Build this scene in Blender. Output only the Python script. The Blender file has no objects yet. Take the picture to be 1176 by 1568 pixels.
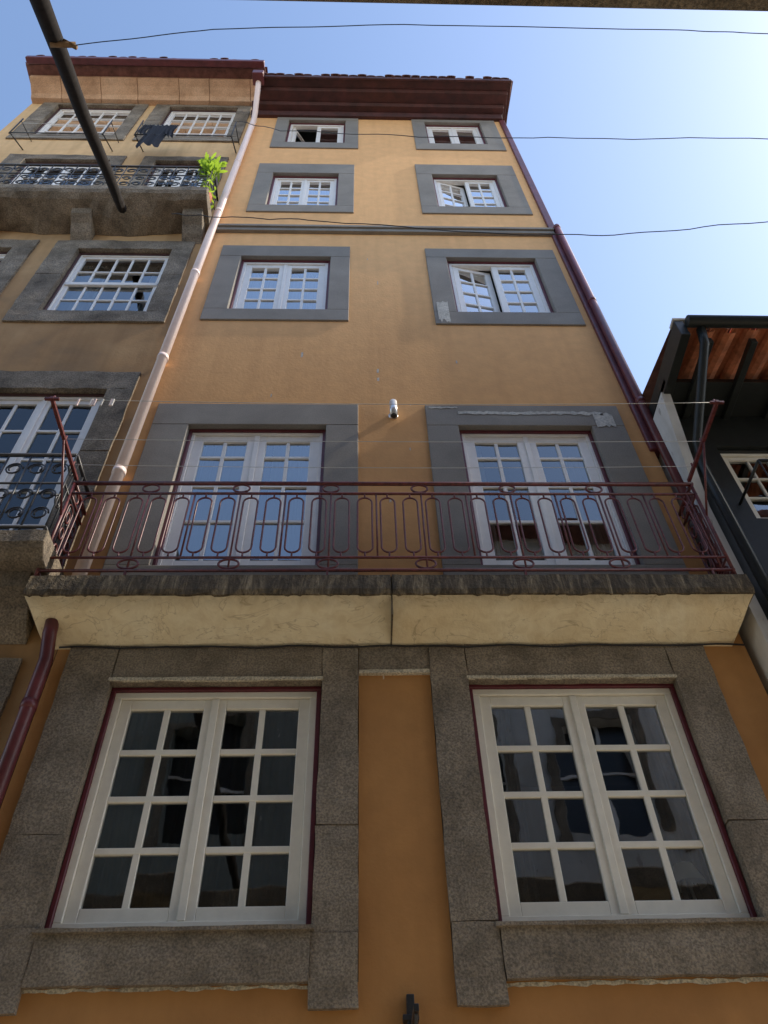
import bpy, math, random
from mathutils import Vector, Matrix
random.seed(7)
S=bpy.context.scene
S.view_settings.view_transform='Standard'; S.view_settings.look='None'; S.view_settings.exposure=0
GZ=-1.6
# ------------------------------------------------------------ materials
def newmat(name):
    m=bpy.data.materials.new(name); m.use_nodes=True
    nt=m.node_tree; b=nt.nodes["Principled BSDF"]
    return m,nt,b
def N(nt,t,**k):
    n=nt.nodes.new(t)
    for a,v in k.items():
        if a in n.inputs: n.inputs[a].default_value=v
        else: setattr(n,a,v)
    return n
def ramp(nt,fac,stops):
    r=nt.nodes.new("ShaderNodeValToRGB"); e=r.color_ramp.elements
    e[0].position,e[0].color=stops[0][0],(*stops[0][1],1)
    e[1].position,e[1].color=stops[-1][0],(*stops[-1][1],1)
    for p,c in stops[1:-1]:
        x=e.new(p); x.color=(*c,1)
    nt.links.new(fac,r.inputs[0]); return r.outputs[0]
def noise(nt,co,scale,detail=5,rough=.55,dist=0):
    n=N(nt,"ShaderNodeTexNoise"); n.inputs["Scale"].default_value=scale; n.inputs["Detail"].default_value=min(detail,3.5)
    n.inputs["Roughness"].default_value=rough; n.inputs["Distortion"].default_value=dist
    nt.links.new(co,n.inputs["Vector"]); return n.outputs["Fac"]
def mixc(nt,fac,a,b,mode='MIX'):
    m=nt.nodes.new("ShaderNodeMix"); m.data_type='RGBA'; m.blend_type=mode
    for s,v in ((m.inputs[0],fac),(m.inputs[6],a),(m.inputs[7],b)):
        if isinstance(v,(int,float)): s.default_value=v
        elif isinstance(v,tuple): s.default_value=(*v,1)
        else: nt.links.new(v,s)
    return m.outputs[2]
def coords(nt,scale=(1,1,1)):
    g=nt.nodes.new("ShaderNodeNewGeometry")
    if scale==(1,1,1): return g.outputs["Position"]
    mp=nt.nodes.new("ShaderNodeMapping"); mp.inputs["Scale"].default_value=scale
    nt.links.new(g.outputs["Position"],mp.inputs[0]); return mp.outputs[0]
def bump(nt,b,h,strength,dist):
    n=nt.nodes.new("ShaderNodeBump"); n.inputs["Strength"].default_value=strength; n.inputs["Distance"].default_value=dist
    nt.links.new(h,n.inputs["Height"]); nt.links.new(n.outputs[0],b.inputs["Normal"])
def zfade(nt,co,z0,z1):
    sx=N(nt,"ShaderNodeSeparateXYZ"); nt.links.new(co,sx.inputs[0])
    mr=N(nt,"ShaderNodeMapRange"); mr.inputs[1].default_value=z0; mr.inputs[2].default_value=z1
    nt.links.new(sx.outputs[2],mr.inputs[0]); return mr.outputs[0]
def plaster(name,base,dark,light,chip=(.75,.72,.66),chipamt=.70,streak=.5,ztint=None,b_s=.25,fa=.8):
    m,nt,b=newmat(name); co=coords(nt)
    c=ramp(nt,noise(nt,co,.9,6,.6,.4),[(.3,dark),(.5,base),(.72,light)])
    if ztint: c=mixc(nt,zfade(nt,co,ztint[0],ztint[1]),c,mixc(nt,fa,c,ztint[2]))
    c2=ramp(nt,noise(nt,co,7,5,.6),[(.3,(.9,.9,.9)),(.7,(1.05,1.05,1.05))])
    c=mixc(nt,.8,c,c2,'MULTIPLY')
    st=ramp(nt,noise(nt,coords(nt,(5,5,.35)),1,5,.6),[(.45,(1,1,1)),(.8,(.72,.68,.62))])
    c=mixc(nt,streak,c,st,'MULTIPLY')
    ch=ramp(nt,noise(nt,coords(nt,(9,9,4)),1,3,.5),[(chipamt,(0,0,0)),(chipamt+.02,(1,1,1))])
    c=mixc(nt,ch,c,chip)
    nt.links.new(c,b.inputs["Base Color"]); b.inputs["Roughness"].default_value=.88
    bump(nt,b,noise(nt,co,28,7,.65),b_s,.01); return m
def stone(name,a,bb,c,grain=180,rough=.9,bs=.5,bd=.006,blot=2.5,gc=.75,extra=None,ea=.8):
    m,nt,b=newmat(name); co=coords(nt)
    col=ramp(nt,noise(nt,co,blot,7,.65,.3),[(.3,a),(.5,bb),(.7,c)])
    g=ramp(nt,noise(nt,co,grain,2,.6),[(.35,(.5,.5,.5)),(.5,(1,1,1)),(.64,(1.5,1.46,1.38))])
    col=mixc(nt,gc,col,g,'MULTIPLY')
    if extra: col=mixc(nt,ea,col,ramp(nt,noise(nt,co,extra,4,.7,.5),[(.45,(1,1,1)),(.7,(.42,.4,.36))]),'MULTIPLY')
    nt.links.new(col,b.inputs["Base Color"]); b.inputs["Roughness"].default_value=rough
    bump(nt,b,noise(nt,co,45,8,.75),bs,bd); return m
def paint(name,col,rough=.45,var=.15,metal=0,sc=12,spec=.5):
    m,nt,b=newmat(name); co=coords(nt)
    d=tuple(x*(1-var) for x in col); l=tuple(min(1,x*(1+var)) for x in col)
    c=ramp(nt,noise(nt,co,sc,4,.65),[(.3,d),(.7,l)])
    nt.links.new(c,b.inputs["Base Color"]); b.inputs["Metallic"].default_value=metal
    b.inputs["Roughness"].default_value=rough; b.inputs["Specular IOR Level"].default_value=spec
    return m

M_OCH=plaster("ochre_plaster",(.45,.215,.066),(.37,.17,.05),(.51,.25,.08),streak=.4,chipamt=.76,ztint=(2.6,9.5,(.84,.475,.205)),fa=.9)  # stronger sky light on the upper wall put into the colour, paler with height
M_OCH2=plaster("neighbour_plaster",(.38,.215,.088),(.25,.155,.075),(.46,.28,.125),streak=.9,chipamt=.8,ztint=(8,14,(.78,.51,.25)))
M_GREY=stone("painted_stone",(.19,.172,.15),(.225,.205,.18),(.26,.24,.21),grain=90,rough=.85,bs=.25,bd=.004,blot=1.7,gc=.22)
M_GRAN=stone("granite",(.17,.137,.098),(.25,.205,.153),(.325,.272,.207),grain=85,bs=1,bd=.016,blot=3.2,gc=.7,extra=1.3,ea=.45)
M_GRAN2=stone("weathered_granite",(.12,.096,.07),(.215,.175,.13),(.32,.265,.20),grain=70,bs=.9,bd=.014,blot=2.2,extra=5,ea=.6)
M_SAND=stone("cornice_stone",(.50,.31,.19),(.60,.39,.25),(.66,.45,.30),grain=60,bs=.4,blot=2,gc=.3,extra=3,ea=.4)
M_CEM=stone("cement_edge",(.42,.37,.28),(.5,.45,.35),(.6,.55,.43),grain=80,bs=.7)
M_LPATCH=stone("pale_patch",(.36,.345,.31),(.44,.425,.385),(.52,.50,.46),grain=50,bs=.7,gc=.4)
def cream():
    m,nt,b=newmat("cream_concrete"); co=coords(nt)
    c=ramp(nt,noise(nt,co,1.3,7,.65,.6),[(.3,(.82,.67,.42)),(.5,(.90,.78,.54)),(.75,(.92,.83,.62))])
    c=mixc(nt,.5,c,ramp(nt,noise(nt,co,8,6,.7,.8),[(.42,(1,1,1)),(.72,(.68,.59,.46))]),'MULTIPLY')
    cr=ramp(nt,noise(nt,coords(nt,(1.1,1.1,3)),1.7,5,.6,1.8),[(.489,(1,1,1)),(.497,(.5,.44,.36)),(.505,(1,1,1))])
    c=mixc(nt,.6,c,cr,'MULTIPLY')
    zf=zfade(nt,co,3.51,3.575); n=noise(nt,coords(nt,(12,12,1.5)),1.2,5,.7); mu=N(nt,"ShaderNodeMath",operation='MULTIPLY'); nt.links.new(zf,mu.inputs[0]); nt.links.new(n,mu.inputs[1])
    c=mixc(nt,mu.outputs[0],c,(.22,.17,.11))
    nt.links.new(c,b.inputs["Base Color"]); b.inputs["Roughness"].default_value=.9
    bump(nt,b,noise(nt,co,26,8,.75),.6,.012); return m
M_CREAM=cream()
def moss():
    m,nt,b=newmat("mossy_concrete"); co=coords(nt)
    c=ramp(nt,noise(nt,coords(nt,(13,13,2.2)),1.6,7,.8,.6),[(.3,(.035,.027,.018)),(.48,(.10,.076,.048)),(.62,(.22,.17,.105)),(.75,(.45,.36,.23))])
    nt.links.new(c,b.inputs["Base Color"]); b.inputs["Roughness"].default_value=.95
    bump(nt,b,noise(nt,co,40,8,.75),.9,.02); return m
M_MOSS=moss()
M_WHITE=paint("white_lacquer",(.83,.80,.76),.4,.04)
M_CREAMW=paint("cream_lacquer",(.80,.755,.65),.4,.05)
M_MAR=paint("maroon_paint",(.11,.016,.024),.45,.2)
M_ROOFM=paint("maroon_soffit",(.062,.017,.016),.65,.45,sc=5)
M_RAIL=paint("oxide_red_iron",(.12,.026,.025),.42,.5,sc=30)
M_PIPE=paint("pink_pipe_paint",(.92,.75,.69),.3,.06,sc=4)
M_PIPER=paint("red_pipe_paint",(.12,.028,.034),.4,.3,sc=5)
M_BLACK=paint("black_iron",(.025,.025,.028),.4,.3,sc=30)
M_DGREEN=paint("dark_green_wood",(.012,.015,.014),.5,.3)
M_TILE=paint("terracotta_tile",(.50,.17,.08),.85,.4,sc=9)
M_TILED=paint("weathered_tile",(.16,.07,.055),.9,.4,sc=9)
M_WOOD=paint("weathered_wood",(.016,.012,.010),.9,.5,sc=18,spec=.2)
M_WOODL=paint("pale_wood",(.24,.15,.08),.85,.3,sc=18)
M_BROWN=paint("brown_frame_paint",(.07,.028,.026),.5,.25)
M_WPLAS=plaster("white_plaster",(.66,.65,.62),(.50,.49,.46),(.74,.73,.70),streak=.8,chip=(.4,.38,.35))
M_PINK=plaster("peach_plaster",(.26,.27,.245),(.21,.22,.195),(.32,.33,.29),streak=.4,ztint=(6.9,7.0,(.80,.46,.32)),fa=.95)
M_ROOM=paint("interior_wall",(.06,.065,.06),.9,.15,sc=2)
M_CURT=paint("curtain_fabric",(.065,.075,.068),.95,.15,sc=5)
M_BLIND=paint("white_curtain",(.55,.56,.55),.95,.06,sc=5)
M_CLOTH=paint("dark_cloth",(.012,.013,.02),.9,.3)
M_RUBBER=paint("cable_rubber",(.02,.02,.022),.6,.2)
M_LINE=paint("nylon_line",(.6,.6,.58),.5,.1)
M_SHADE=paint("lamp_shade",(.8,.78,.7),.6,.05)
M_STEEL=paint("brushed_steel",(.75,.74,.72),.3,.08,metal=.6)
def glassm(name,mult,tint):
    m,nt,b=newmat(name); nt.nodes.remove(b); out=nt.nodes["Material Output"]
    f=N(nt,"ShaderNodeFresnel"); f.inputs[0].default_value=1.6
    mu=N(nt,"ShaderNodeMath",operation='MULTIPLY',use_clamp=True); mu.inputs[1].default_value=mult; nt.links.new(f.outputs[0],mu.inputs[0])
    t=N(nt,"ShaderNodeBsdfTransparent"); t.inputs[0].default_value=(*tint,1)
    g=N(nt,"ShaderNodeBsdfGlossy"); g.inputs["Roughness"].default_value=.015; g.inputs["Color"].default_value=(.95,.98,1,1)
    bp=N(nt,"ShaderNodeBump"); bp.inputs["Strength"].default_value=.10; bp.inputs["Distance"].default_value=.01
    nt.links.new(noise(nt,coords(nt),5,1),bp.inputs["Height"]); nt.links.new(bp.outputs[0],g.inputs["Normal"])
    mx=N(nt,"ShaderNodeMixShader"); nt.links.new(mu.outputs[0],mx.inputs[0]); nt.links.new(t.outputs[0],mx.inputs[1]); nt.links.new(g.outputs[0],mx.inputs[2]); nt.links.new(mx.outputs[0],out.inputs[0])
    return m
M_GLASS=glassm("window_glass",2.4,(.7,.76,.76))
M_GLASSU=glassm("coated_glass",4.2,(.6,.66,.7))
M_GLASSD=glassm("old_dull_glass",1.1,(.6,.64,.66))
M_GLASSE=glassm("reflective_glass",3.4,(.7,.76,.76))
def leafm():
    m,nt,b=newmat("leaf_green"); c=ramp(nt,noise(nt,coords(nt),14,3),[(.3,(.08,.15,.02)),(.7,(.22,.32,.04))])
    nt.links.new(c,b.inputs["Base Color"]); b.inputs["Roughness"].default_value=.5
    tr=N(nt,"ShaderNodeBsdfTranslucent"); tr.inputs[0].default_value=(.45,.65,.06,1)
    mx=N(nt,"ShaderNodeMixShader"); mx.inputs[0].default_value=.5
    nt.links.new(b.outputs[0],mx.inputs[1]); nt.links.new(tr.outputs[0],mx.inputs[2]); nt.links.new(mx.outputs[0],nt.nodes["Material Output"].inputs[0]); return m
M_LEAF=leafm()
# ------------------------------------------------------------ mesh builder
def empty(name):
    o=bpy.data.objects.new(name,None); S.collection.objects.link(o); return o
class MB:
    def __init__(s): s.v=[];s.f=[];s.m=[];s.sm=[];s.mats=[];s.T=None
    def mi(s,mat):
        if mat not in s.mats: s.mats.append(mat)
        return s.mats.index(mat)
    def add(s,vs,fs,mat,smooth=False):
        b=len(s.v)
        for p in vs:
            p=Vector(p)
            if s.T: p=s.T@p
            s.v.append(tuple(p))
        i=s.mi(mat)
        for f in fs: s.f.append([b+k for k in f]); s.m.append(i); s.sm.append(smooth)
    def box(s,x0,x1,y0,y1,z0,z1,mat,j=0):
        vs=[(x,y,z) for x in (x0,x1) for y in (y0,y1) for z in (z0,z1)]
        if j: vs=[(x+random.uniform(-j,j),y+random.uniform(-j,j),z+random.uniform(-j,j)) for x,y,z in vs]
        s.add(vs,[(0,1,3,2),(4,6,7,5),(0,4,5,1),(2,3,7,6),(0,2,6,4),(1,5,7,3)],mat)
    def quad(s,a,b,c,d,mat): s.add([a,b,c,d],[(0,1,2,3)],mat)
    def tube(s,pts,r,mat,seg=6,closed=False,r1=None):
        P=[Vector(p) for p in pts]; n=len(P); vs=[];fs=[]; prev=None
        for i in range(n):
            if closed: t=(P[(i+1)%n]-P[i-1])
            else: t=P[min(i+1,n-1)]-P[max(i-1,0)]
            t.normalize()
            if prev is None:
                u=t.cross(Vector((0,1,0)))
                if u.length<.1: u=t.cross(Vector((1,0,0)))
            else: u=prev-t*prev.dot(t)
            u.normalize(); prev=u; w=t.cross(u)
            rr=r if r1 is None else r+(r1-r)*i/(n-1)
            for k in range(seg):
                a=2*math.pi*k/seg; vs.append(P[i]+(u*math.cos(a)+w*math.sin(a))*rr)
        for i in range(n if closed else n-1):
            j=(i+1)%n
            for k in range(seg): fs.append((i*seg+k,i*seg+(k+1)%seg,j*seg+(k+1)%seg,j*seg+k))
        if not closed: fs.append(tuple(range(seg))[::-1]); fs.append(tuple((n-1)*seg+k for k in range(seg)))
        s.add(vs,fs,mat,True)
    def prism(s,prof,x0,x1,mat,inset0=None,inset1=None):
        n=len(prof); vs=[]
        for e,x in enumerate((x0,x1)):
            ins=(inset0,inset1)[e] or [0]*n
            for (y,z),d in zip(prof,ins): vs.append((x+(d if e==0 else -d),y,z))
        fs=[(i,(i+1)%n,n+(i+1)%n,n+i) for i in range(n)]+[tuple(range(n))[::-1],tuple(range(n,2*n))]
        s.add(vs,fs,mat)
    def obj(s,name,parent=None,bevel=0,seg=2):
        me=bpy.data.meshes.new(name); me.from_pydata(s.v,[],s.f)
        for m in s.mats: me.materials.append(m)
        for p,i,k in zip(me.polygons,s.m,s.sm): p.material_index=i; p.use_smooth=k
        me.update(); o=bpy.data.objects.new(name,me); S.collection.objects.link(o)
        if parent: o.parent=parent
        if bevel:
            b=o.modifiers.new("bevel",'BEVEL'); b.width=bevel; b.segments=seg; b.limit_method='ANGLE'; b.angle_limit=math.radians(50)
        return o
# ------------------------------------------------------------ building parts
def wall(mb,x0,x1,z0,z1,holes,mat,y=0.0,back=.2):
    xs=sorted({x0,x1,*[h[0] for h in holes],*[h[1] for h in holes]}); zs=sorted({z0,z1,*[h[2] for h in holes],*[h[3] for h in holes]})
    xs=[x for x in xs if x0<=x<=x1]; zs=[z for z in zs if z0<=z<=z1]
    for i in range(len(xs)-1):
        for k in range(len(zs)-1):
            cx,cz=(xs[i]+xs[i+1])/2,(zs[k]+zs[k+1])/2
            if any(h[0]<cx<h[1] and h[2]<cz<h[3] for h in holes): continue
            mb.quad((xs[i],y,zs[k]),(xs[i+1],y,zs[k]),(xs[i+1],y,zs[k+1]),(xs[i],y,zs[k+1]),mat)
    for h in holes:
        a,b,c,d=h
        mb.quad((a,y,c),(a,back,c),(a,back,d),(a,y,d),mat); mb.quad((b,y,c),(b,y,d),(b,back,d),(b,back,c),mat)
        mb.quad((a,y,d),(a,back,d),(b,back,d),(b,y,d),mat); mb.quad((a,y,c),(b,y,c),(b,back,c),(a,back,c),mat)
def surround(mb,o,p,mat,yf=-.022,yb=.19,sillout=0,g=.002,eps=.004):
    a,b,c,d=o; e,f,h,k=p
    a-=eps;b+=eps;c-=eps;d+=eps
    mb.box(a,b,yf,yb,k,d,mat)
    mb.box(a,b,yf-sillout,yb,c,h,mat)
    mb.box(a,e,yf+.001,yb,h+g,k-g,mat); mb.box(f,b,yf+.001,yb,h+g,k-g,mat)
def leaf(mb,x0,x1,z0,z1,y,cols,rows,fm,gm,st=.06,mu=.03,rf=None,th=.045,bot=None):
    bot=bot or st
    mb.box(x0,x0+st,y,y+th,z0,z1,fm); mb.box(x1-st,x1,y,y+th,z0,z1,fm)
    mb.box(x0+st,x1-st,y+.001,y+th-.001,z0,z0+bot,fm); mb.box(x0+st,x1-st,y+.001,y+th-.001,z1-st,z1,fm)
    gx0,gx1,gz0,gz1=x0+st,x1-st,z0+bot,z1-st
    rf=rf or [1]*rows; tot=sum(rf); zs=[gz0]
    for r in rf: zs.append(zs[-1]+(gz1-gz0)*r/tot)
    xs=[gx0+(gx1-gx0)*i/cols for i in range(cols+1)]
    for x in xs[1:-1]: mb.box(x-mu/2,x+mu/2,y+.008,y+th-.008,gz0,gz1,fm)
    for z in zs[1:-1]: mb.box(gx0,gx1,y+.006,y+th-.006,z-mu/2,z+mu/2,fm)
    for i in range(cols):
        for k in range(len(rf)):
            j=[y+th*.5+random.uniform(-.0024,.0024) for _ in range(4)]
            mb.quad((xs[i],j[0],zs[k]),(xs[i+1],j[1],zs[k]),(xs[i+1],j[2],zs[k+1]),(xs[i],(j[0]+j[2]-j[1]),zs[k+1]),gm)
def window(name,parent,p,rows,cols=2,yf=.055,fm=M_WHITE,gm=M_GLASSU,liner=.028,fr=.04,st=.06,mu=.03,openl=None,openr=None,rf=None,lm=M_MAR,room=True,curt=None,bot=None,single=False,cfrac=1.0):
    x0,x1,z0,z1=p; mb=MB()
    def ring(a,b,c,d,w,y0,y1,m):
        mb.box(a,b,y0,y1,c,c+w,m); mb.box(a,b,y0,y1,d-w,d,m); mb.box(a,a+w,y0+.001,y1-.001,c+w,d-w,m); mb.box(b-w,b,y0+.001,y1-.001,c+w,d-w,m)
    ring(x0+.001,x1-.001,z0+.001,z1-.001,liner,yf-.02,yf+.09,lm)
    x0+=liner;x1-=liner;z0+=liner;z1-=liner
    ring(x0,x1,z0,z1,fr,yf,yf+.075,fm)
    x0+=fr;x1-=fr;z0+=fr;z1-=fr
    y=yf+.018
    if single:
        leaf(mb,x0,x1,z0,z1,y,cols,rows,fm,gm,st,mu,rf,bot=bot)
    else:
        xm=(x0+x1)/2
        for side,(a,b,ang) in enumerate(((x0,xm-.002,openl),(xm+.002,x1,openr))):
            if ang:
                h=Vector((a if side==0 else b,y+.045,0)); s=1 if side==0 else -1
                mb.T=Matrix.Translation(h)@Matrix.Rotation(math.radians(ang)*s,4,'Z')@Matrix.Translation(-h)
            leaf(mb,a,b,z0+.002,z1-.002,y,cols,rows,fm,gm,st,mu,rf,bot=bot); mb.T=None
        if not (openl or openr): mb.box(xm-.022,xm+.022,y-.012,y-.001,z0+.004,z1-.004,fm)
    mb.obj(name,parent,bevel=.0035,seg=1)
    if room:
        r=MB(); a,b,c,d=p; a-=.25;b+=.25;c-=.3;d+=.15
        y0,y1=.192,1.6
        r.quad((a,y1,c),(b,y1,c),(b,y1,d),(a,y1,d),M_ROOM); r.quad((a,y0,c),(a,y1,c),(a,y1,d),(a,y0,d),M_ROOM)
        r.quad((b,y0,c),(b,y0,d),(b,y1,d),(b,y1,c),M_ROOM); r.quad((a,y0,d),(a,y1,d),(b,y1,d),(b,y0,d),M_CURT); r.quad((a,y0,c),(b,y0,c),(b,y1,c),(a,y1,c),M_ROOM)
        if curt:
            for (u0,u1) in ((p[0]-.05,p[0]+(p[1]-p[0])*.5*cfrac),(p[1]-(p[1]-p[0])*.5*cfrac,p[1]+.05)):
                n=60; vs=[];fs=[]
                for i in range(n+1):
                    t=i/n; xx=u0+(u1-u0)*t; yy=.3+.025*math.sin(t*38+u0)+.012*math.sin(t*83)
                    vs+= [(xx,yy,c+.05),(xx,yy,d-.02)]
                for i in range(n): fs.append((2*i,2*i+2,2*i+3,2*i+1))
                r.add(vs,fs,curt,True)
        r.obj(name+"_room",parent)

# ============================================================ ORANGE TOWNHOUSE
OT=empty("orange_townhouse")
outer={ 'A1':(-1.5,-.02,14.05,15.79),'A2':(.97,2.5,14.06,15.79),'B1':(-1.585,-.08,11.17,13.20),'B2':(.90,2.47,11.18,13.26),
 'C1':(-1.75,-.12,7.98,9.97),'C2':(.855,2.52,7.92,9.94),'D1':(-1.88,-.01,3.72,6.30),'D2':(.63,2.46,3.72,6.295)}
op={'A1':(-1.28,-.25,14.33,15.65),'A2':(1.20,2.22,14.38,15.65),'B1':(-1.34,-.32,11.42,12.78),'B2':(1.14,2.17,11.44,12.81),
 'C1':(-1.485,-.36,8.23,9.66),'C2':(1.11,2.25,8.20,9.68),'D1':(-1.55,-.30,4.16,5.97),'D2':(.915,2.155,4.16,5.97),
 'E1':(-1.585,-.24,1.60,3.11),'E2':(.71,2.07,1.60,3.12)}
w=MB()
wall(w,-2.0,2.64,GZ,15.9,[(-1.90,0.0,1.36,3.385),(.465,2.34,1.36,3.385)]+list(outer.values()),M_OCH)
w.quad((2.64,0,GZ),(2.64,9,GZ),(2.64,9,15.9),(2.64,0,15.9),M_OCH)
w.quad((-2.0,9,GZ),(-2.0,0,GZ),(-2.0,0,15.9),(-2.0,9,15.9),M_OCH)
w.quad((-2.0,9,GZ),(-2.0,9,15.9),(2.64,9,15.9),(2.64,9,GZ),M_OCH)
w.quad((-2.0,0,15.9),(2.64,0,15.9),(2.64,9,15.9),(-2.0,9,15.9),M_OCH)
w.obj("facade_wall",OT)
s=MB()
for k in ('A1','A2','B1','B2','C1','C2','D1','D2'): surround(s,outer[k],op[k],M_GREY)
s.box(-2.0,2.64,-.05,.02,10.42,10.60,M_GREY); s.box(-2.0,2.64,-.075,.0,10.50,10.56,M_GREY)
s.obj("painted_stone_surrounds",OT,bevel=.006)
g=MB(); yb=.19
def rough_block(mb,x0,x1,y0,y1,z0,z1,mat,j=.0035,step=.11):
    nx=max(1,int((x1-x0)/step)); nz=max(1,int((z1-z0)/step)); vs=[];fs=[]
    for i in range(nx+1):
        for k in range(nz+1):
            edge=(i in (0,nx)) or (k in (0,nz))
            vs.append((x0+(x1-x0)*i/nx+(random.uniform(-j,j) if edge else 0),y0+random.uniform(-j,j)*.8+(.004 if edge else 0),z0+(z1-z0)*k/nz+(random.uniform(-j,j) if edge else 0)))
    fr=len(vs)
    for i in range(nx):
        for k in range(nz): fs.append((i*(nz+1)+k,(i+1)*(nz+1)+k,(i+1)*(nz+1)+k+1,i*(nz+1)+k+1))
    ring=[(i,0) for i in range(nx)]+[(nx,k) for k in range(nz)]+[(i,nz) for i in range(nx,0,-1)]+[(0,k) for k in range(nz,0,-1)]
    idx=[i*(nz+1)+k for i,k in ring]
    for q in idx: v=vs[q]; vs.append((v[0],y1,v[2]))
    n=len(idx)
    for q in range(n): fs.append((idx[q],fr+q,fr+(q+1)%n,idx[(q+1)%n]))
    mb.add(vs,fs,mat)
def gb(x0,x1,z0,z1,yf=-.03): rough_block(g,x0+.0025,x1-.0025,yf+random.uniform(-.003,.003),yb,z0+.0025,z1-.0025,M_GRAN)
for (a,b,e,f) in ((-1.905,0.0,-1.585,-.24),(.465,2.34,.71,2.07)):
    gb(e,f,3.11,3.40,-.026); gb(a,e,2.10,3.40); gb(f,b,2.14,3.40)
    gb(a,e,1.62,2.10,-.034); gb(f,b,1.58,2.14,-.027)
    gb(a,e,1.24,1.62,-.036); gb(f,b,1.24,1.58,-.034)
    gb(e,f,1.35,1.60,-.040)
    rough_block(g,e-.02,f+.02,-.062,-.02,1.585,1.605,M_GRAN,j=.0025)
    rough_block(g,e-.01,f+.01,-.040,-.015,3.112,3.134,M_CEM,j=.003)
rough_block(g,.002,.463,-.022,.05,3.19,3.39,M_GRAN); rough_block(g,.002,.463,-.034,.0,3.165,3.19,M_CEM,j=.003)
g.obj("granite_surrounds",OT)
c=MB()
def ragged(mb,x0,x1,z0,z1,y,mat,n=24,a=.012):
    vs=[];
    for i in range(n+1): vs.append((x0+(x1-x0)*i/n,y,z0+random.uniform(-a,a)))
    for i in range(n,-1,-1): vs.append((x0+(x1-x0)*i/n,y,z1+random.uniform(-a,a)))
    mb.add(vs,[(i,i+1,2*n-i,2*n+1-i) for i in range(n)],mat)
ragged(c,.93,2.3,6.14,6.185,-.0275,M_LPATCH,40,.014)  # thin pale ragged patches just in front of the stone surrounds
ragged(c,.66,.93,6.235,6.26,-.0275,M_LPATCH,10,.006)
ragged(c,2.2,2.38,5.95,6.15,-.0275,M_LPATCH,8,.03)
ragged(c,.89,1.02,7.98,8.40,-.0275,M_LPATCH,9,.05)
ragged(c,-1.63,-.24,1.335,1.352,-.004,M_CEM,40,.006); ragged(c,.71,2.0,1.325,1.345,-.004,M_CEM,40,.006)
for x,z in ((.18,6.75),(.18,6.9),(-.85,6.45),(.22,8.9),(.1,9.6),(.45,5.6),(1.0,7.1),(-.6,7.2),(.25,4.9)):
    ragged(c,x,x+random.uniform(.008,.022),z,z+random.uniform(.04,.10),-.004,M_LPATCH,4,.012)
c.obj("pale_and_cement_patches",OT)
c=MB(); c.tube([(-1.98+4.6*i/46,-.035-.006*math.sin(i*1.3),3.378+.006*math.sin(i*.9)+random.uniform(-.002,.002)) for i in range(47)],.007,M_RUBBER,6); c.obj("wall_cable",OT)
for k,a in (('A1',dict(rows=1,cols=1,openl=55,gm=M_GLASS,st=.07)),('A2',dict(rows=1,cols=1,curt=M_BLIND,st=.07))):
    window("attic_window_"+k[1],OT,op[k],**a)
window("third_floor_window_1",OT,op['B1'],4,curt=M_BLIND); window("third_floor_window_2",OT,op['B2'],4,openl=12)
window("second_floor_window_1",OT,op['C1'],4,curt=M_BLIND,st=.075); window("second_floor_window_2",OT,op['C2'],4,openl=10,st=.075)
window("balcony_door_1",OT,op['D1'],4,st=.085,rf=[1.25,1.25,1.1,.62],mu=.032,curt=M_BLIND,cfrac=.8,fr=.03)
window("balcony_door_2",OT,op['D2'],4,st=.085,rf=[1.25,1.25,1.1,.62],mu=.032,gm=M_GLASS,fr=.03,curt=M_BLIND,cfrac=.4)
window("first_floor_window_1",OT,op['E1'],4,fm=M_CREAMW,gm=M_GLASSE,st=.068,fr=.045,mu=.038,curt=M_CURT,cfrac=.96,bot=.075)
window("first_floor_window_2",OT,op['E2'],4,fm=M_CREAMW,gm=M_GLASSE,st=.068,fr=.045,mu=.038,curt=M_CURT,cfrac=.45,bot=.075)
r=MB()
r.prism([(.0,15.80),(-.06,15.80),(-.10,15.88),(-.10,15.93),(0,15.93)],-2.0,2.66,M_ROOFM)
r.prism([(.0,15.932),(-.20,15.932),(-.24,15.97),(-.24,16.0),(0,16.0)],-1.98,2.69,M_ROOFM)
r.prism([(.0,16.002),(-.42,16.002),(-.46,16.04),(-.46,16.07),(0,16.07)],-1.9,2.74,M_ROOFM)
r.box(-1.80,2.80,-.60,.3,16.072,16.12,M_ROOFM); r.box(-1.80,2.80,-.64,-.602,16.04,16.16,M_ROOFM)
r.quad((-1.85,-.6,16.19),(2.85,-.6,16.19),(2.85,4.5,17.6),(-1.85,4.5,17.6),M_TILED); r.quad((-1.85,9.5,16.1),(2.85,9.5,16.1),(2.85,4.5,17.6),(-1.85,4.5,17.6),M_TILED)
def tiles(mb,x0,x1,y,z,mat,pitch=.19,r=.075,L=.5,rise=.12):
    n=int((x1-x0)/pitch)
    for i in range(n):
        x=x0+pitch*(i+.5)+random.uniform(-.01,.01); yy=y+random.uniform(-.02,.02); vs=[];fs=[]
        for e,(py,pz) in enumerate(((yy,z),(yy+L,z+rise))):
            for k in range(7):
                a=math.pi*k/6; vs.append((x+math.cos(a)*r,py,pz+math.sin(a)*r*.8))
            for k in range(7):
                a=math.pi*(6-k)/6; vs.append((x+math.cos(a)*(r-.015),py,pz+math.sin(a)*(r*.8-.015)))
        for k in range(14): fs.append((k,(k+1)%14,14+(k+1)%14,14+k))
        fs.append(tuple(range(14)))
        mb.add(vs,fs,mat,False)
        vs=[];fs=[]; xc=x+pitch/2
        for (py,pz) in ((yy+.03,z-.0),(yy+.03+L,z+rise)):
            for k in range(5):
                a=math.pi+math.pi*k/4; vs.append((xc+math.cos(a)*r*.8,py,pz+.02+math.sin(a)*r*.5))
        for k in range(4): fs.append((k,k+1,6+k,5+k))
        mb.add(vs,fs,mat)
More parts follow.
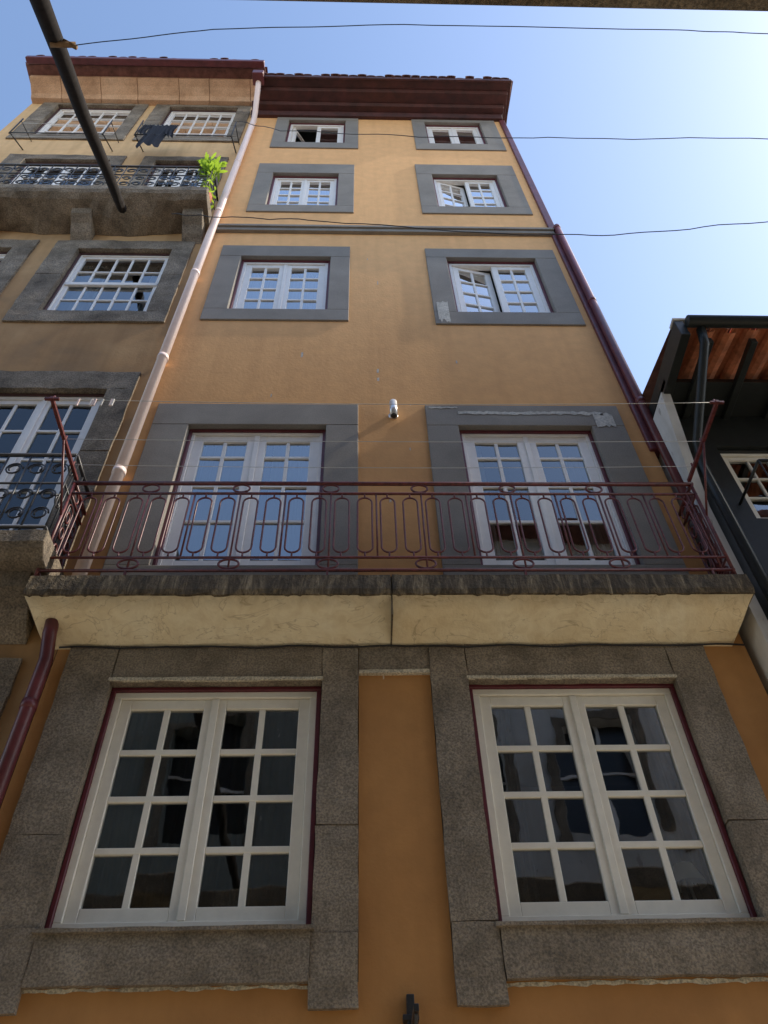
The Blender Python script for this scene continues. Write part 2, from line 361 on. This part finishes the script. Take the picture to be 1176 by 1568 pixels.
tiles(r,-1.85,2.85,-.655,16.145,M_TILED,pitch=.165,r=.082)
r.obj("roof_eave",OT,bevel=.004,seg=1)
f=MB(); f.box(2.60,2.70,-.035,.3,5.6,15.80,M_PIPER); f.obj("edge_flashing",OT,bevel=.01)

# ------------------------------------------------------------ drainpipes
def drainpipe(pts,rad,mat,joints,name="drainpipe"):
    P=empty(name); m=MB(); m.tube(pts,rad,mat,14); 
    for (x,y,z) in joints: m.tube([(x,y,z-.03),(x,y,z+.03)],rad*1.12,mat,14); m.box(x-.012,x+.012,y,y+.12,z-.02,z+.02,mat)
    m.obj("pipe",P)
def lerp(a,b,t): return tuple(p+(q-p)*t for p,q in zip(a,b))
top=(-1.89,-.085,15.3); bot=(-2.0,-.085,3.8)
drainpipe([(-1.83,-.56,16.0),(-1.83,-.5,15.85),(-1.88,-.15,15.5),top,bot],.050,M_PIPE,[lerp(top,bot,t) for t in (.03,.2,.38,.55,.72,.88)])
h=MB(); h.box(-1.93,-1.73,-.72,-.5,15.95,16.15,M_PIPER); h.box(-6.2,-1.78,-.74,-.62,16.72,16.84,M_PIPER)
h.obj("gutter_hopper",OT,bevel=.015)
drainpipe([(2.69,-.07,10.6),(2.69,-.07,3.75)],.042,M_PIPER,[(2.69,-.07,z) for z in (10.55,8.4,6.3)])
drainpipe([(-2.02,-.17,3.49),(-2.02,-.15,3.40),(-2.02,-.07,3.25),(-2.02,-.07,GZ)],.045,M_PIPER,[(-2.02,-.07,2.9),(-2.02,-.07,1.2)])

# ============================================================ BALCONY
BA=empty("balcony")
b=MB()
def band(x0,x1):
    n=60; prof=[(-.352,3.563),(-.362,3.60),(-.356,3.68),(-.352,3.735),(-.33,3.745)]
    vs=[];fs=[]
    for i in range(n+1):
        x=x0+(x1-x0)*i/n
        for k,(y,z) in enumerate(prof): vs.append((x,y+random.uniform(-.004,.004),z+(random.uniform(-.007,.007) if k in (0,4) else 0)))
        vs.append((x,0,3.745)); vs.append((x,0,3.566))
    for i in range(n):
        for k in range(7): fs.append((i*7+k,(i+1)*7+k,(i+1)*7+(k+1)%7,i*7+(k+1)%7))
    fs.append(tuple(range(7))); fs.append(tuple(n*7+k for k in range(6,-1,-1)))
    b.add(vs,fs,M_MOSS)
def cove(x0,x1,i0,i1):
    cp=[(-.338,3.562),(-.31,3.547),(-.245,3.51),(-.18,3.475),(-.12,3.443),(-.06,3.415),(0.0,3.392)]
    ins=[.0,.015,.035,.05,.068,.085,.10]; n=22; vs=[];fs=[]; K=len(cp)
    for i in range(n+1):
        t=i/n
        for k,(y,z) in enumerate(cp):
            a=x0+ins[k]*i0; bb=x1-ins[k]*i1
            vs.append((a+(bb-a)*t,y,z+random.uniform(-.0018,.0018)))
    for i in range(n):
        for k in range(K-1): fs.append((i*K+k,i*K+k+1,(i+1)*K+k+1,(i+1)*K+k))
    m0=len(vs); vs+= [(x0+.005,0,3.562),(x1-.005,0,3.562)]
    fs.append(tuple(list(range(K))[::-1]+[m0])); fs.append(tuple([n*K+k for k in range(K)]+[m0+1]))
    b.add(vs,fs,M_CREAM,False)
for (x0,x1,i0,i1) in ((-2.19,.215,1,0),(.223,2.66,0,1)):
    band(x0,x1); cove(x0+.008*i0,x1-.008*i1,i0,i1)
b.box(.2145,.2235,-.33,.0,3.40,3.74,M_MOSS)
b.obj("slab",BA)
rl=MB(); ry=-.33; xl,xr=-2.17,2.60
for z,rr in ((4.735,.017),(4.615,.011),(3.925,.010),(3.80,.012)):
    rl.tube([(xl,-.01,z),(xl,ry,z)],rr,M_RAIL,6); rl.tube([(xl-rr,ry,z),(xr+rr,ry,z)],rr,M_RAIL,6); rl.tube([(xr,ry,z),(xr,-.01,z)],rr,M_RAIL,6)
cs=[-1.58,-.895,-.215,.465,1.145,1.82]
def oval(cx,cz,a,bz,plane='x',y=ry):
    pts=[]
    for k in range(18):
        t=2*math.pi*k/18
        pts.append((cx+a*math.cos(t),y,cz+bz*math.sin(t)) if plane=='x' else (cx,y+a*math.cos(t),cz+bz*math.sin(t)))
    rl.tube(pts,.0085,M_RAIL,6,closed=True)
for x in cs: oval(x,4.675,.062,.045); oval(x,3.862,.07,.045)
for x in (-1.58,-.215,1.145,2.45): rl.box(x-.008,x+.008,ry-.008,ry+.008,3.745,3.80,M_RAIL)
def stadium(cx,w2,z0,z1,plane='x',y=ry):
    pts=[]
    for k in range(9): t=math.pi*k/8; pts.append((w2*math.cos(t),z1-w2*1.0+w2*math.sin(t)))
    for k in range(9): t=math.pi+math.pi*k/8; pts.append((w2*math.cos(t),z0+w2*1.0+w2*math.sin(t)))
    rl.tube([(cx+u,y,z) if plane=='x' else (cx,y+u,z) for u,z in pts],.0072,M_RAIL,6,closed=True)
x=cs[0]-.0855-.171*3
loops=[]
while x<xr-.06:
    if x>xl+.06: loops.append(x)
    x+=.171
for x in loops:
    stadium(x,.054,3.975,4.565)
    rl.tube([(x,ry,4.565),(x,ry,4.615)],.0075,M_RAIL,5); rl.tube([(x,ry,3.925),(x,ry,3.975)],.0075,M_RAIL,5)
k=0; x=cs[0]-.34
while x<xr-.05:
    rl.tube([(x,ry,3.80 if k%2 else 3.925),(x,ry,4.615)],.0075,M_RAIL,5); k+=1
    x+=.342
for pl,xx in (('l',xl),('r',xr)):
    rl.tube([(xx,ry,3.74),(xx,ry,4.74)],.014,M_RAIL,6)
    for yy in (-.09,-.235): stadium(xx,.05,3.975,4.565,'y',yy); oval(xx,4.675,.05,.045,'y',yy); oval(xx,3.862,.05,.04,'y',yy)
    for zc in (4.10,4.27,4.44):
        for yy in (-.09,-.235): oval(xx,zc,.03,.05,'y',yy)
rl.obj("iron_railing",BA)
CL=empty("clothesline")
a=MB()
for sx,xx in ((-1,xl),(1,xr)):
    a.box(xx-.012,xx+.012,-1.08,ry,4.765,4.79,M_RAIL); a.tube([(xx,ry,4.35),(xx,-.72,4.765)],.009,M_RAIL,6)
    for yy in (-1.05,-.70,-.46): a.tube([(xx,yy,4.76),(xx,yy,4.835)],.008,M_RAIL,6)
    a.box(xx-.05,xx+.05,-1.075,-1.055,4.768,4.786,M_RAIL)
a.obj("arms",CL)
l=MB()
for yy,sag in ((-1.05,.045),(-.70,.02),(-.46,.03)):
    l.tube([(xl+(xr-xl)*t/16,yy,4.80-sag*4*(t/16)*(1-t/16)) for t in range(17)],.0022,M_LINE,5)
l.obj("lines",CL)
pg=MB()
for i in range(7):
    x0=-2.05+random.uniform(0,.42); pg.box(x0,x0+.012,-1.055,-1.045,4.72,4.80,random.choice([M_WHITE,M_PIPE,M_LINE]))
pg.obj("clothes_pegs",CL)
WL=empty("wall_lamp"); m=MB()
m.tube([(.32,-.09,6.02),(.32,-.09,6.24)],.036,M_STEEL,18); m.tube([(.32,-.09,6.015),(.32,-.09,6.035)],.028,M_BLACK,14)
m.box(.30,.34,-.06,.0,6.11,6.16,M_STEEL); m.tube([(.32,-.012,6.135),(.32,.0,6.135)],.045,M_STEEL,16); m.obj("body",WL)
SB=empty("sign_bracket"); m=MB(); m.box(.225,.262,-.05,-.0,.75,1.29,M_BLACK); m.box(.232,.255,-.45,-.05,1.10,1.13,M_BLACK); m.tube([(.243,-.05,.85),(.243,-.25,.9),(.243,-.42,1.10)],.008,M_BLACK); m.box(.205,.28,-.056,.0,1.18,1.205,M_BLACK); m.obj("bracket",SB,bevel=.004)
DL=empty("desk_lamp"); m=MB()
def cone(mb,p,r0,r1,h,mat,n=20):
    vs=[(p[0]+r*math.cos(2*math.pi*k/n),p[1]+r*math.sin(2*math.pi*k/n),p[2]+z) for r,z in ((r0,0),(r1,h)) for k in range(n)]
    mb.add(vs,[(k,(k+1)%n,n+(k+1)%n,n+k) for k in range(n)],mat,True)
cone(m,(1.84,.23,1.89),.10,.055,.11,M_SHADE); m.tube([(1.84,.23,1.98),(1.86,.23,1.66)],.010,M_STEEL); cone(m,(1.86,.23,1.62),.06,.02,.04,M_BLACK); m.box(1.6,2.2,.20,.6,1.59,1.62,M_WOODL); m.obj("lamp",DL)

# ============================================================ LEFT NEIGHBOUR
NB=empty("stone_balcony_townhouse")
no={'T1':(-5.95,-4.0,14.3,16.5),'T2':(-3.84,-2.05,14.3,16.5),'D1':(-5.6,-3.75,10.66,13.45),'D2':(-3.45,-2.12,10.66,13.45),
 'W1':(-5.9,-4.12,7.9,10.06),'W2':(-3.87,-2.13,7.9,10.06),'L1':(-5.9,-4.15,4.05,6.85),'L2':(-3.87,-2.17,4.05,6.85),'G1':(-3.87,-2.2,.9,3.3)}
nop={'T1':(-5.66,-4.22,14.55,16.38),'T2':(-3.58,-2.29,14.55,16.36),'D1':(-5.3,-3.95,10.75,13.25),'D2':(-3.25,-2.35,10.75,13.25),
 'W1':(-5.6,-4.38,8.14,9.82),'W2':(-3.56,-2.37,8.14,9.82),'L1':(-5.6,-4.4,4.15,6.55),'L2':(-3.6,-2.42,4.15,6.55),'G1':(-3.6,-2.45,1.2,3.0)}
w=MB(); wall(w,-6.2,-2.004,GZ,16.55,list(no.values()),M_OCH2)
w.quad((-6.2,9,GZ),(-6.2,0,GZ),(-6.2,0,16.55),(-6.2,9,16.55),M_OCH2); w.quad((-2.004,0,15.0),(-2.004,9,15.0),(-2.004,9,16.9),(-2.004,0,16.9),M_OCH2)
w.quad((-6.2,9,GZ),(-6.2,9,16.55),(-2.004,9,16.55),(-2.004,9,GZ),M_OCH2)
w.obj("facade_wall",NB)
s=MB()
def nsur(o,p):
    a,b_,c_,d=o; e,f_,h_,k=p
    rough_block(s,a-.004,b_+.004,-.03,.19,k,d+.004,M_GRAN2,j=.006); rough_block(s,a-.004,b_+.004,-.03,.19,c_-.004,h_,M_GRAN2,j=.006)
    zm=h_+(k-h_)*random.uniform(.4,.6)
    for u,v in ((a-.004,e),(f_,b_+.004)):
        rough_block(s,u,v,-.03,.19,h_+.006,zm-.003,M_GRAN2,j=.005); rough_block(s,u,v,-.033,.19,zm+.003,k-.006,M_GRAN2,j=.005)
for k in no: nsur(no[k],nop[k])
s.obj("granite_surrounds",NB)
nk=dict(fm=M_WHITE,lm=M_BROWN,gm=M_GLASSU,st=.045,mu=.026,single=True,fr=.03)
window("top_window_1",NB,nop['T1'],4,cols=5,curt=M_BLIND,**nk); window("top_window_2",NB,nop['T2'],4,cols=5,curt=M_BLIND,**nk)
window("balcony_door_1",NB,nop['D1'],5,cols=2,fm=M_WHITE,lm=M_BROWN,gm=M_GLASSD); window("balcony_door_2",NB,nop['D2'],5,cols=2,fm=M_WHITE,lm=M_BROWN,gm=M_GLASSD)
for k in ('W1','W2'):
    p=nop[k]; zm=(p[2]+p[3])/2
    window("sash_window_"+k[1],NB,p,4,cols=5,gm=M_GLASS,fm=M_WHITE,lm=M_BROWN,st=.045,mu=.026,single=True,fr=.02,curt=M_BLIND,cfrac=.5)
    m=MB(); m.box(p[0]+.05,p[1]-.05,.05,.085,zm-.035,zm+.03,M_WHITE); m.obj("meeting_rail_"+k[1],NB,bevel=.004)
for k in ('L1','L2'): window("lower_door_"+k[1],NB,nop[k],5,cols=2,fm=M_WHITE,lm=M_BROWN,gm=M_GLASSD,st=.06,mu=.03)
window("low_window",NB,nop['G1'],4,cols=2,gm=M_GLASSD,lm=M_BROWN)
c=MB(); x=-6.2
while x<-1.99:
    L=random.uniform(.55,.8); x2=min(x+L,-1.985)
    c.prism([(.0,16.50),(-.10,16.50),(-.16,16.58),(-.30,16.66),(-.42,16.70),(-.42,16.80),(0,16.80)],x+.004,x2-.004,M_SAND); x=x2
c.box(-6.25,-1.78,-.60,.2,16.802,16.85,M_TILED)
tiles(c,-6.25,-1.76,-.72,16.9,M_TILED)
c.quad((-6.3,-.6,16.95),(-1.75,-.6,16.95),(-1.75,4.5,18.3),(-6.3,4.5,18.3),M_TILED); c.quad((-6.3,9.5,16.9),(-1.75,9.5,16.9),(-1.75,4.5,18.3),(-6.3,4.5,18.3),M_TILED)
c.obj("cornice_and_roof",NB,bevel=.008)
def ironbalcony(name,x0,x1,z,yo,h,slabh,corbels):
    m=MB()
    n=40; vs=[];fs=[]
    for i in range(n+1):
        x=x0+(x1-x0)*i/n; d=.05*math.sin(x*2.3)+.03*math.sin(x*5.1+1)
        for (y,zz,j) in ((0,z-slabh-.12+d,.02),(-yo*.45,z-slabh-.06+d*.7,.02),(-yo+.10,z-slabh,.012),(-yo+.03,z-slabh+.05,.006),(-yo,z-slabh*.55,.006),(-yo,z,.006),(0,z,0)):
            vs.append((x,y+random.uniform(-j,j)*(y!=0),zz+random.uniform(-j,j)))
    for i in range(n):
        for k in range(7): fs.append((i*7+k,(i+1)*7+k,(i+1)*7+(k+1)%7,i*7+(k+1)%7))
    fs.append(tuple(range(7))); fs.append(tuple(n*7+k for k in range(6,-1,-1)))
    m.add(vs,fs,M_GRAN2)
    for cx in corbels: m.prism([(0,z-slabh-.02),(-yo*.62,z-slabh-.0),(-yo*.55,z-slabh-.12),(-yo*.35,z-slabh-.20),(-yo*.2,z-slabh-.30),(0,z-slabh-.40)],cx-.13,cx+.13,M_GRAN2)
    m.obj(name+"_slab",NB,bevel=.006,seg=1)
    q=MB(); y=-yo+.05; xe=x1-.06
    for zz,rr in ((z+h,.016),(z+h*.62,.009),(z+.08,.012)):
        q.tube([(x0,y,zz),(xe,y,zz)],rr,M_BLACK,6); q.tube([(xe,y,zz),(xe,-.01,zz)],rr,M_BLACK,6)
    def scroll(ax,u,zc,rr,inv):
        pts=[]
        for k in range(22):
            t=k/21*3.2*math.pi; ra=rr*(1-.25*k/21*1.9); s=-1 if inv else 1
            pts.append((u+s*ra*math.cos(t),y,zc+ra*math.sin(t)) if ax=='x' else (xe,u+s*ra*math.cos(t),zc+ra*math.sin(t)))
        q.tube(pts,.0075,M_BLACK,5)
    n=int((xe-x0)/.17)
    for i in range(n+1):
        u=xe-i*.17; q.tube([(u,y,z+.0),(u,y,z+h)],.008,M_BLACK,5)
        if i<n:
            scroll('x',u-.085,z+h*.81,.068,i%2); scroll('x',u-.085,z+h*.48,.06,i%2==0); scroll('x',u-.085,z+h*.25,.065,i%2)
    for u in (-.08,-.24,-.38):
        if u>-yo: q.tube([(xe,u,z),(xe,u,z+h)],.008,M_BLACK,5); scroll('y',u-.06,z+h*.8,.05,0); scroll('y',u-.06,z+h*.4,.055,1)
    q.obj(name+"_railing",NB)
ironbalcony("upper_balcony",-6.2,-1.98,10.66,.52,.9,.22,(-2.17,-3.6,-4.9,-6.0))
ironbalcony("lower_balcony",-6.2,-2.12,4.03,.50,.9,.2,(-2.35,-3.9,-5.5))
m=MB()
for (a0,a1) in ((-5.5,-4.05),(-3.55,-2.03)):
    for xx in (a0,a1): m.tube([(xx,0,13.75),(xx,-.36,13.42)],.011,M_BLACK); m.tube([(xx,-.36,13.38),(xx,-.38,14.1)],.011,M_BLACK); m.tube([(xx,-.38,14.0),(xx,0,14.2)],.008,M_BLACK)
    m.tube([(a0,-.36,13.42),(a1,-.36,13.42)],.009,M_BLACK); m.tube([(a0,-.37,13.9),(a1,-.37,13.87)],.003,M_LINE); m.tube([(a0,-.30,13.45),(a1,-.30,13.44)],.003,M_LINE)
m.obj("drying_racks",NB)
HC=empty("hanging_shirt"); m=MB()
def cloth(x0,x1,z0,z1,y,ph):
    n=14; vs=[];fs=[]
    for i in range(n+1):
        for k in range(7):
            t=i/n;v=k/6
            vs.append((x0+(x1-x0)*t+.02*math.sin(v*5+ph),y+.03*v*math.sin(t*14+ph)+.01*math.sin(t*31),z1-(z1-z0)*v*(1+.06*math.sin(t*9+ph))))
    for i in range(n):
        for k in range(6): fs.append((i*7+k,(i+1)*7+k,(i+1)*7+k+1,i*7+k+1))
    m.add(vs,fs,M_CLOTH,True)
cloth(-3.40,-3.06,12.85,13.92,-.37,.3); cloth(-3.52,-3.38,13.4,13.92,-.372,1.3); cloth(-3.08,-2.94,13.3,13.91,-.375,2.1)
m.obj("shirt",HC)
PL=empty("potted_plant"); m=MB()
cone(m,(-2.12,-.30,10.68),.09,.13,.24,M_TILE); 
def leafq(p,d,L,wd):
    d=Vector(d).normalized(); sdir=d.cross(Vector((0,0,1)));
    if sdir.length<.1: sdir=Vector((1,0,0))
    sdir.normalize(); p=Vector(p)
    a=[]; bb=[]
    for t,wf in ((.25,.7),(.55,1),(.8,.6)):
        c0=p+d*L*t-Vector((0,0,1))*L*.35*t*t
        a.append(c0+sdir*wd*wf); bb.append(c0-sdir*wd*wf)
    tip=p+d*L-Vector((0,0,1))*L*.4
    vs=[p,*a,*bb,tip]
    m.add(vs,[(0,1,4),(1,2,5,4),(2,3,6,5),(3,7,6)],M_LEAF)
for st in range(8):
    bx,by=-2.10+random.uniform(-.05,.05),-.34+random.uniform(-.05,.05)
    tx,ty,tz=bx+random.uniform(-.12,.20),by-random.uniform(.05,.26),11.6+random.uniform(-.1,.38)
    pts=[lerp((bx,by,10.9),(tx,ty,tz),t/4) for t in range(5)]; m.tube(pts,.006,M_LEAF,5)
    for i in range(10):
        t=random.uniform(.65,1); p=lerp((bx,by,10.9),(tx,ty,tz),t); an=random.uniform(0,6.28)
        leafq(p,(math.cos(an),math.sin(an),random.uniform(-.2,.9)),random.uniform(.10,.2),random.uniform(.014,.03))
for i in range(60):
    p=(-2.04+random.uniform(-.07,.05),random.uniform(-.50,-.15),random.uniform(10.6,11.3)); an=random.uniform(0,6.28)
    leafq(p,(math.cos(an),math.sin(an),random.uniform(-.8,.4)),random.uniform(.04,.09),random.uniform(.01,.018))
m.obj("foliage",PL)

# ============================================================ wooden pole and cables
WP=empty("wooden_pole"); m=MB()
p0=Vector((-3.05,-.36,10.28)); p1=Vector((-1.75,-3.4,5.13)); pe=p0+(p1-p0)*1.36
m.tube([p0+(pe-p0)*t/8+Vector((random.uniform(-.008,.008),0,random.uniform(-.008,.008))) for t in range(9)],.058,M_WOOD,9,r1=.050)
pc=p0+(p1-p0)*.93
m.tube([pc+Vector((-.02,.05,-.02)),pc+Vector((.12,.06,.03))],.018,M_WOODL,7); m.tube([pc+Vector((.05,.04,.03)),pc+Vector((.13,.07,.0))],.014,M_WOODL,7)
m.obj("pole",WP)
def cable(pts,r=.0055,wob=.02,sub=10):
    C=empty("overhead_cable"); m=MB(); P=[]
    for i in range(len(pts)-1):
        for k in range(sub): P.append(Vector(lerp(pts[i],pts[i+1],k/sub))+Vector((0,0,wob*math.sin((i*sub+k)*1.1)+random.uniform(-wob,wob)*.5)))
    P.append(Vector(pts[-1])); m.tube(P,r,M_RUBBER,6); m.obj("cable",C)
cable([tuple(pc+Vector((.12,.06,.02))),(-.9,-3.2,5.66),(.29,-3.2,5.93),(2.1,-3.2,5.93),(2.68,-3.2,5.87),(6,-3.2,5.8)],r=.003,wob=.008)
cable([(-1.99,-.38,14.15),(-1.2,-.6,12.9),(.62,-1.0,11.3),(2.4,-1.2,10.6),(5.67,-1.5,9.7),(9,-1.7,9.2)],r=.0055,wob=.03)
cable([(-2.3,-.5,9.75),(-1.74,-.6,9.42),(-.6,-.6,9.35),(1.59,-.62,8.95),(2.9,-.7,8.75),(4.66,-.8,8.95),(9,-1,9.6)],r=.0055,wob=.02)

# ============================================================ RIGHT NEIGHBOUR
RB=empty("low_gallery_house")
m=MB()
prof=[(0.05,GZ),(-.16,GZ),(-.16,4.67),(-.40,5.95),(0.05,5.95)]
m.prism(prof,2.70,2.78,M_WPLAS)
m.obj("white_flank_wall",RB)
gw=((3.12,4.1,4.55,5.5),(4.4,5.4,4.55,5.5),(3.12,4.1,1.6,3.4),(4.4,5.4,1.6,3.4))
m=MB()
wall(m,2.78,6.4,GZ,5.95,list(gw),M_DGREEN,y=-.14,back=.1)
m.quad((6.4,9,GZ),(6.4,-.14,GZ),(6.4,-.14,5.95),(6.4,9,5.95),M_WPLAS); m.quad((2.7,0.05,GZ),(2.7,9,GZ),(2.7,9,5.95),(2.7,.05,5.95),M_WPLAS)
m.obj("gallery_wall",RB)
for i,p in enumerate(gw):
    window("gallery_window_%d"%(i+1),RB,p,3,cols=2,yf=-.08,fm=M_CREAMW,lm=M_DGREEN,gm=M_GLASS,mu=.022,st=.04,fr=.03)
m=MB()
m.box(2.72,6.6,-.50,.2,5.96,6.02,M_DGREEN)
for k in range(10): x=2.95+.38*k; m.box(x,x+.06,-.93,.0,5.91,5.98,M_DGREEN)
tiles(m,2.80,6.6,-.98,6.07,M_TILE,pitch=.2,r=.085,L=.9,rise=.2)
m.box(2.72,2.80,-.99,.6,5.93,6.16,M_DGREEN); m.box(2.715,3.15,-1.0,-.90,6.17,6.20,M_WPLAS)  # short white strip paints in the sunlit top of the eave
m.quad((2.75,-.9,6.24),(6.6,-.9,6.24),(6.6,4.5,7.6),(2.75,4.5,7.6),M_TILED); m.quad((2.75,9.5,6.2),(6.6,9.5,6.2),(6.6,4.5,7.6),(2.75,4.5,7.6),M_TILED)
m.tube([(2.80,-1.03,6.08),(6.6,-1.03,6.06)],.055,M_DGREEN,10)
m.obj("tiled_eave",RB,bevel=.004,seg=1)
m=MB(); m.tube([(2.92,-.98,6.03),(2.90,-.95,5.85),(2.86,-.30,5.35),(2.85,-.22,5.1),(2.85,-.22,GZ)],.04,M_DGREEN,10); m.obj("gutter_pipe",RB)
m=MB()
m.box(3.0,6.4,-.62,-.14,3.72,3.86,M_GRAN2)
for zz in (3.95,4.72): m.tube([(3.05,-.58,zz),(6.4,-.58,zz)],.012,M_DGREEN); m.tube([(3.05,-.58,zz),(3.05,-.14,zz)],.012,M_DGREEN)
for k in range(28): m.tube([(3.05+k*.12,-.58,3.86),(3.05+k*.12,-.58,4.72)],.007,M_DGREEN,5)
m.obj("gallery_balcony",RB)
TR=empty("unseen_shade_block"); m=MB()  # unseen block added to keep sun off the right of the railing
m.box(7.8,13,-1.1,.3,GZ,13.1,M_WPLAS); m.box(7.7,13.1,-1.25,.35,13.102,13.25,M_TILED)
for z in (0.5,3.6,6.7,9.8):
    for x in (8.3,10.4): m.box(x-.1,x+1.3,-1.14,-1.1,z-.1,z+2.0,M_GRAN2); m.box(x,x+1.2,-1.15,-1.12,z,z+1.9,M_BLACK)
m.obj("body",TR)

# ============================================================ OPPOSITE BUILDINGS
def opposite(x0,x1,top,mat,name):
    E=empty(name); m=MB(); y=-4.95
    hs=[]
    xx=x0+.5
    while xx<x1-1.3:
        z=1.9
        while z+1.7<top: hs.append((xx,xx+1.05,z,z+1.65)); z+=2.75
        xx+=2.0
    m.box(x0,x1,-12,y-.25,GZ,top,mat)
    zs=sorted({GZ,top,*[h[2] for h in hs],*[h[3] for h in hs]}); xs=sorted({x0,x1,*[h[0] for h in hs],*[h[1] for h in hs]})
    for i in range(len(xs)-1):
        for k in range(len(zs)-1):
            cx,cz=(xs[i]+xs[i+1])/2,(zs[k]+zs[k+1])/2
            if any(h[0]<cx<h[1] and h[2]<cz<h[3] for h in hs): continue
            m.box(xs[i],xs[i+1],y-.24,y,zs[k],zs[k+1],mat)
    for h in hs:
        a,b,c,d=h; m.box(a,b,y-.245,y-.19,c,d,M_BLACK); m.box(a,b,y-.185,y-.16,(c+d)/2-.02,(c+d)/2+.02,M_WHITE); m.box((a+b)/2-.03,(a+b)/2+.03,y-.185,y-.15,c,d,M_WHITE)
        m.box(a-.15,a-.01,y,y+.02,c-.15,d+.15,M_GRAN2); m.box(b+.01,b+.15,y,y+.02,c-.15,d+.15,M_GRAN2); m.box(a-.01,b+.01,y,y+.02,d,d+.15,M_GRAN2)
    m.prism([(-12,top+.002),(-4.55,top+.002),(-4.55,top+.1),(-8,top+1.4)],x0,x1,M_TILED)
    m.obj("body",E)
opposite(-9,.3,8.6,M_PINK,"peach_townhouse"); opposite(.31,9,9.8,M_WPLAS,"white_townhouse")
OB=empty("overhead_balcony_slab"); m=MB()
m.box(-4.5,4.5,-4.94,-3.70,3.33,3.55,M_GRAN2)
m.obj("slab",OB,bevel=.02)
m=MB(); m.quad((-300,-300,GZ),(300,-300,GZ),(300,300,GZ),(-300,300,GZ),stone("granite_paving",(.36,.31,.235),(.44,.385,.295),(.50,.44,.35),grain=30,gc=.3)); m.obj("street_ground",None)

# ============================================================ CAMERA, LIGHT
f_px,pitch,yaw,roll=1208.9,math.radians(48.663),math.radians(-2.763),math.radians(-2.028)
F=Vector((0,math.cos(pitch),math.sin(pitch)));U=Vector((0,-math.sin(pitch),math.cos(pitch)));X=Vector((1,0,0))
X2=X*math.cos(roll)+U*math.sin(roll);U2=-X*math.sin(roll)+U*math.cos(roll)
Z=Matrix.Rotation(yaw,3,'Z'); X2,U2,F=Z@X2,Z@U2,Z@F
cam=bpy.data.cameras.new("camera"); co=bpy.data.objects.new("camera",cam); S.collection.objects.link(co); S.camera=co
cam.sensor_fit='HORIZONTAL'; cam.sensor_width=36; cam.lens=36*f_px/1176; cam.clip_end=2000; cam.clip_start=.05
Mx=Matrix((( X2.x,U2.x,-F.x,0),(X2.y,U2.y,-F.y,-4.2),(X2.z,U2.z,-F.z,0),(0,0,0,1))); co.matrix_world=Mx
el=math.radians(45); dl=math.radians(-3.4)
sd=Vector((math.cos(el)*math.cos(dl),math.cos(el)*math.sin(dl),math.sin(el)))
L=bpy.data.lights.new("sun",'SUN'); L.energy=5; L.angle=math.radians(.5); L.color=(1,.90,.74)
lo=bpy.data.objects.new("sun",L); S.collection.objects.link(lo); lo.rotation_euler=sd.to_track_quat('Z','Y').to_euler()
W=bpy.data.worlds.new("World"); S.world=W; W.use_nodes=True; nt=W.node_tree
sk=nt.nodes.new("ShaderNodeTexSky"); sk.sky_type='NISHITA'; sk.sun_disc=False; sk.sun_elevation=el; sk.sun_rotation=math.radians(90)-dl
sk.air_density=1.0; sk.dust_density=.8; sk.ozone_density=1.0
hs=nt.nodes.new("ShaderNodeHueSaturation"); hs.inputs["Value"].default_value=2.15; hs.inputs["Saturation"].default_value=1.0
nt.links.new(sk.outputs[0],hs.inputs["Color"]); nt.links.new(hs.outputs[0],nt.nodes["Background"].inputs[0]); nt.nodes["Background"].inputs[1].default_value=.15
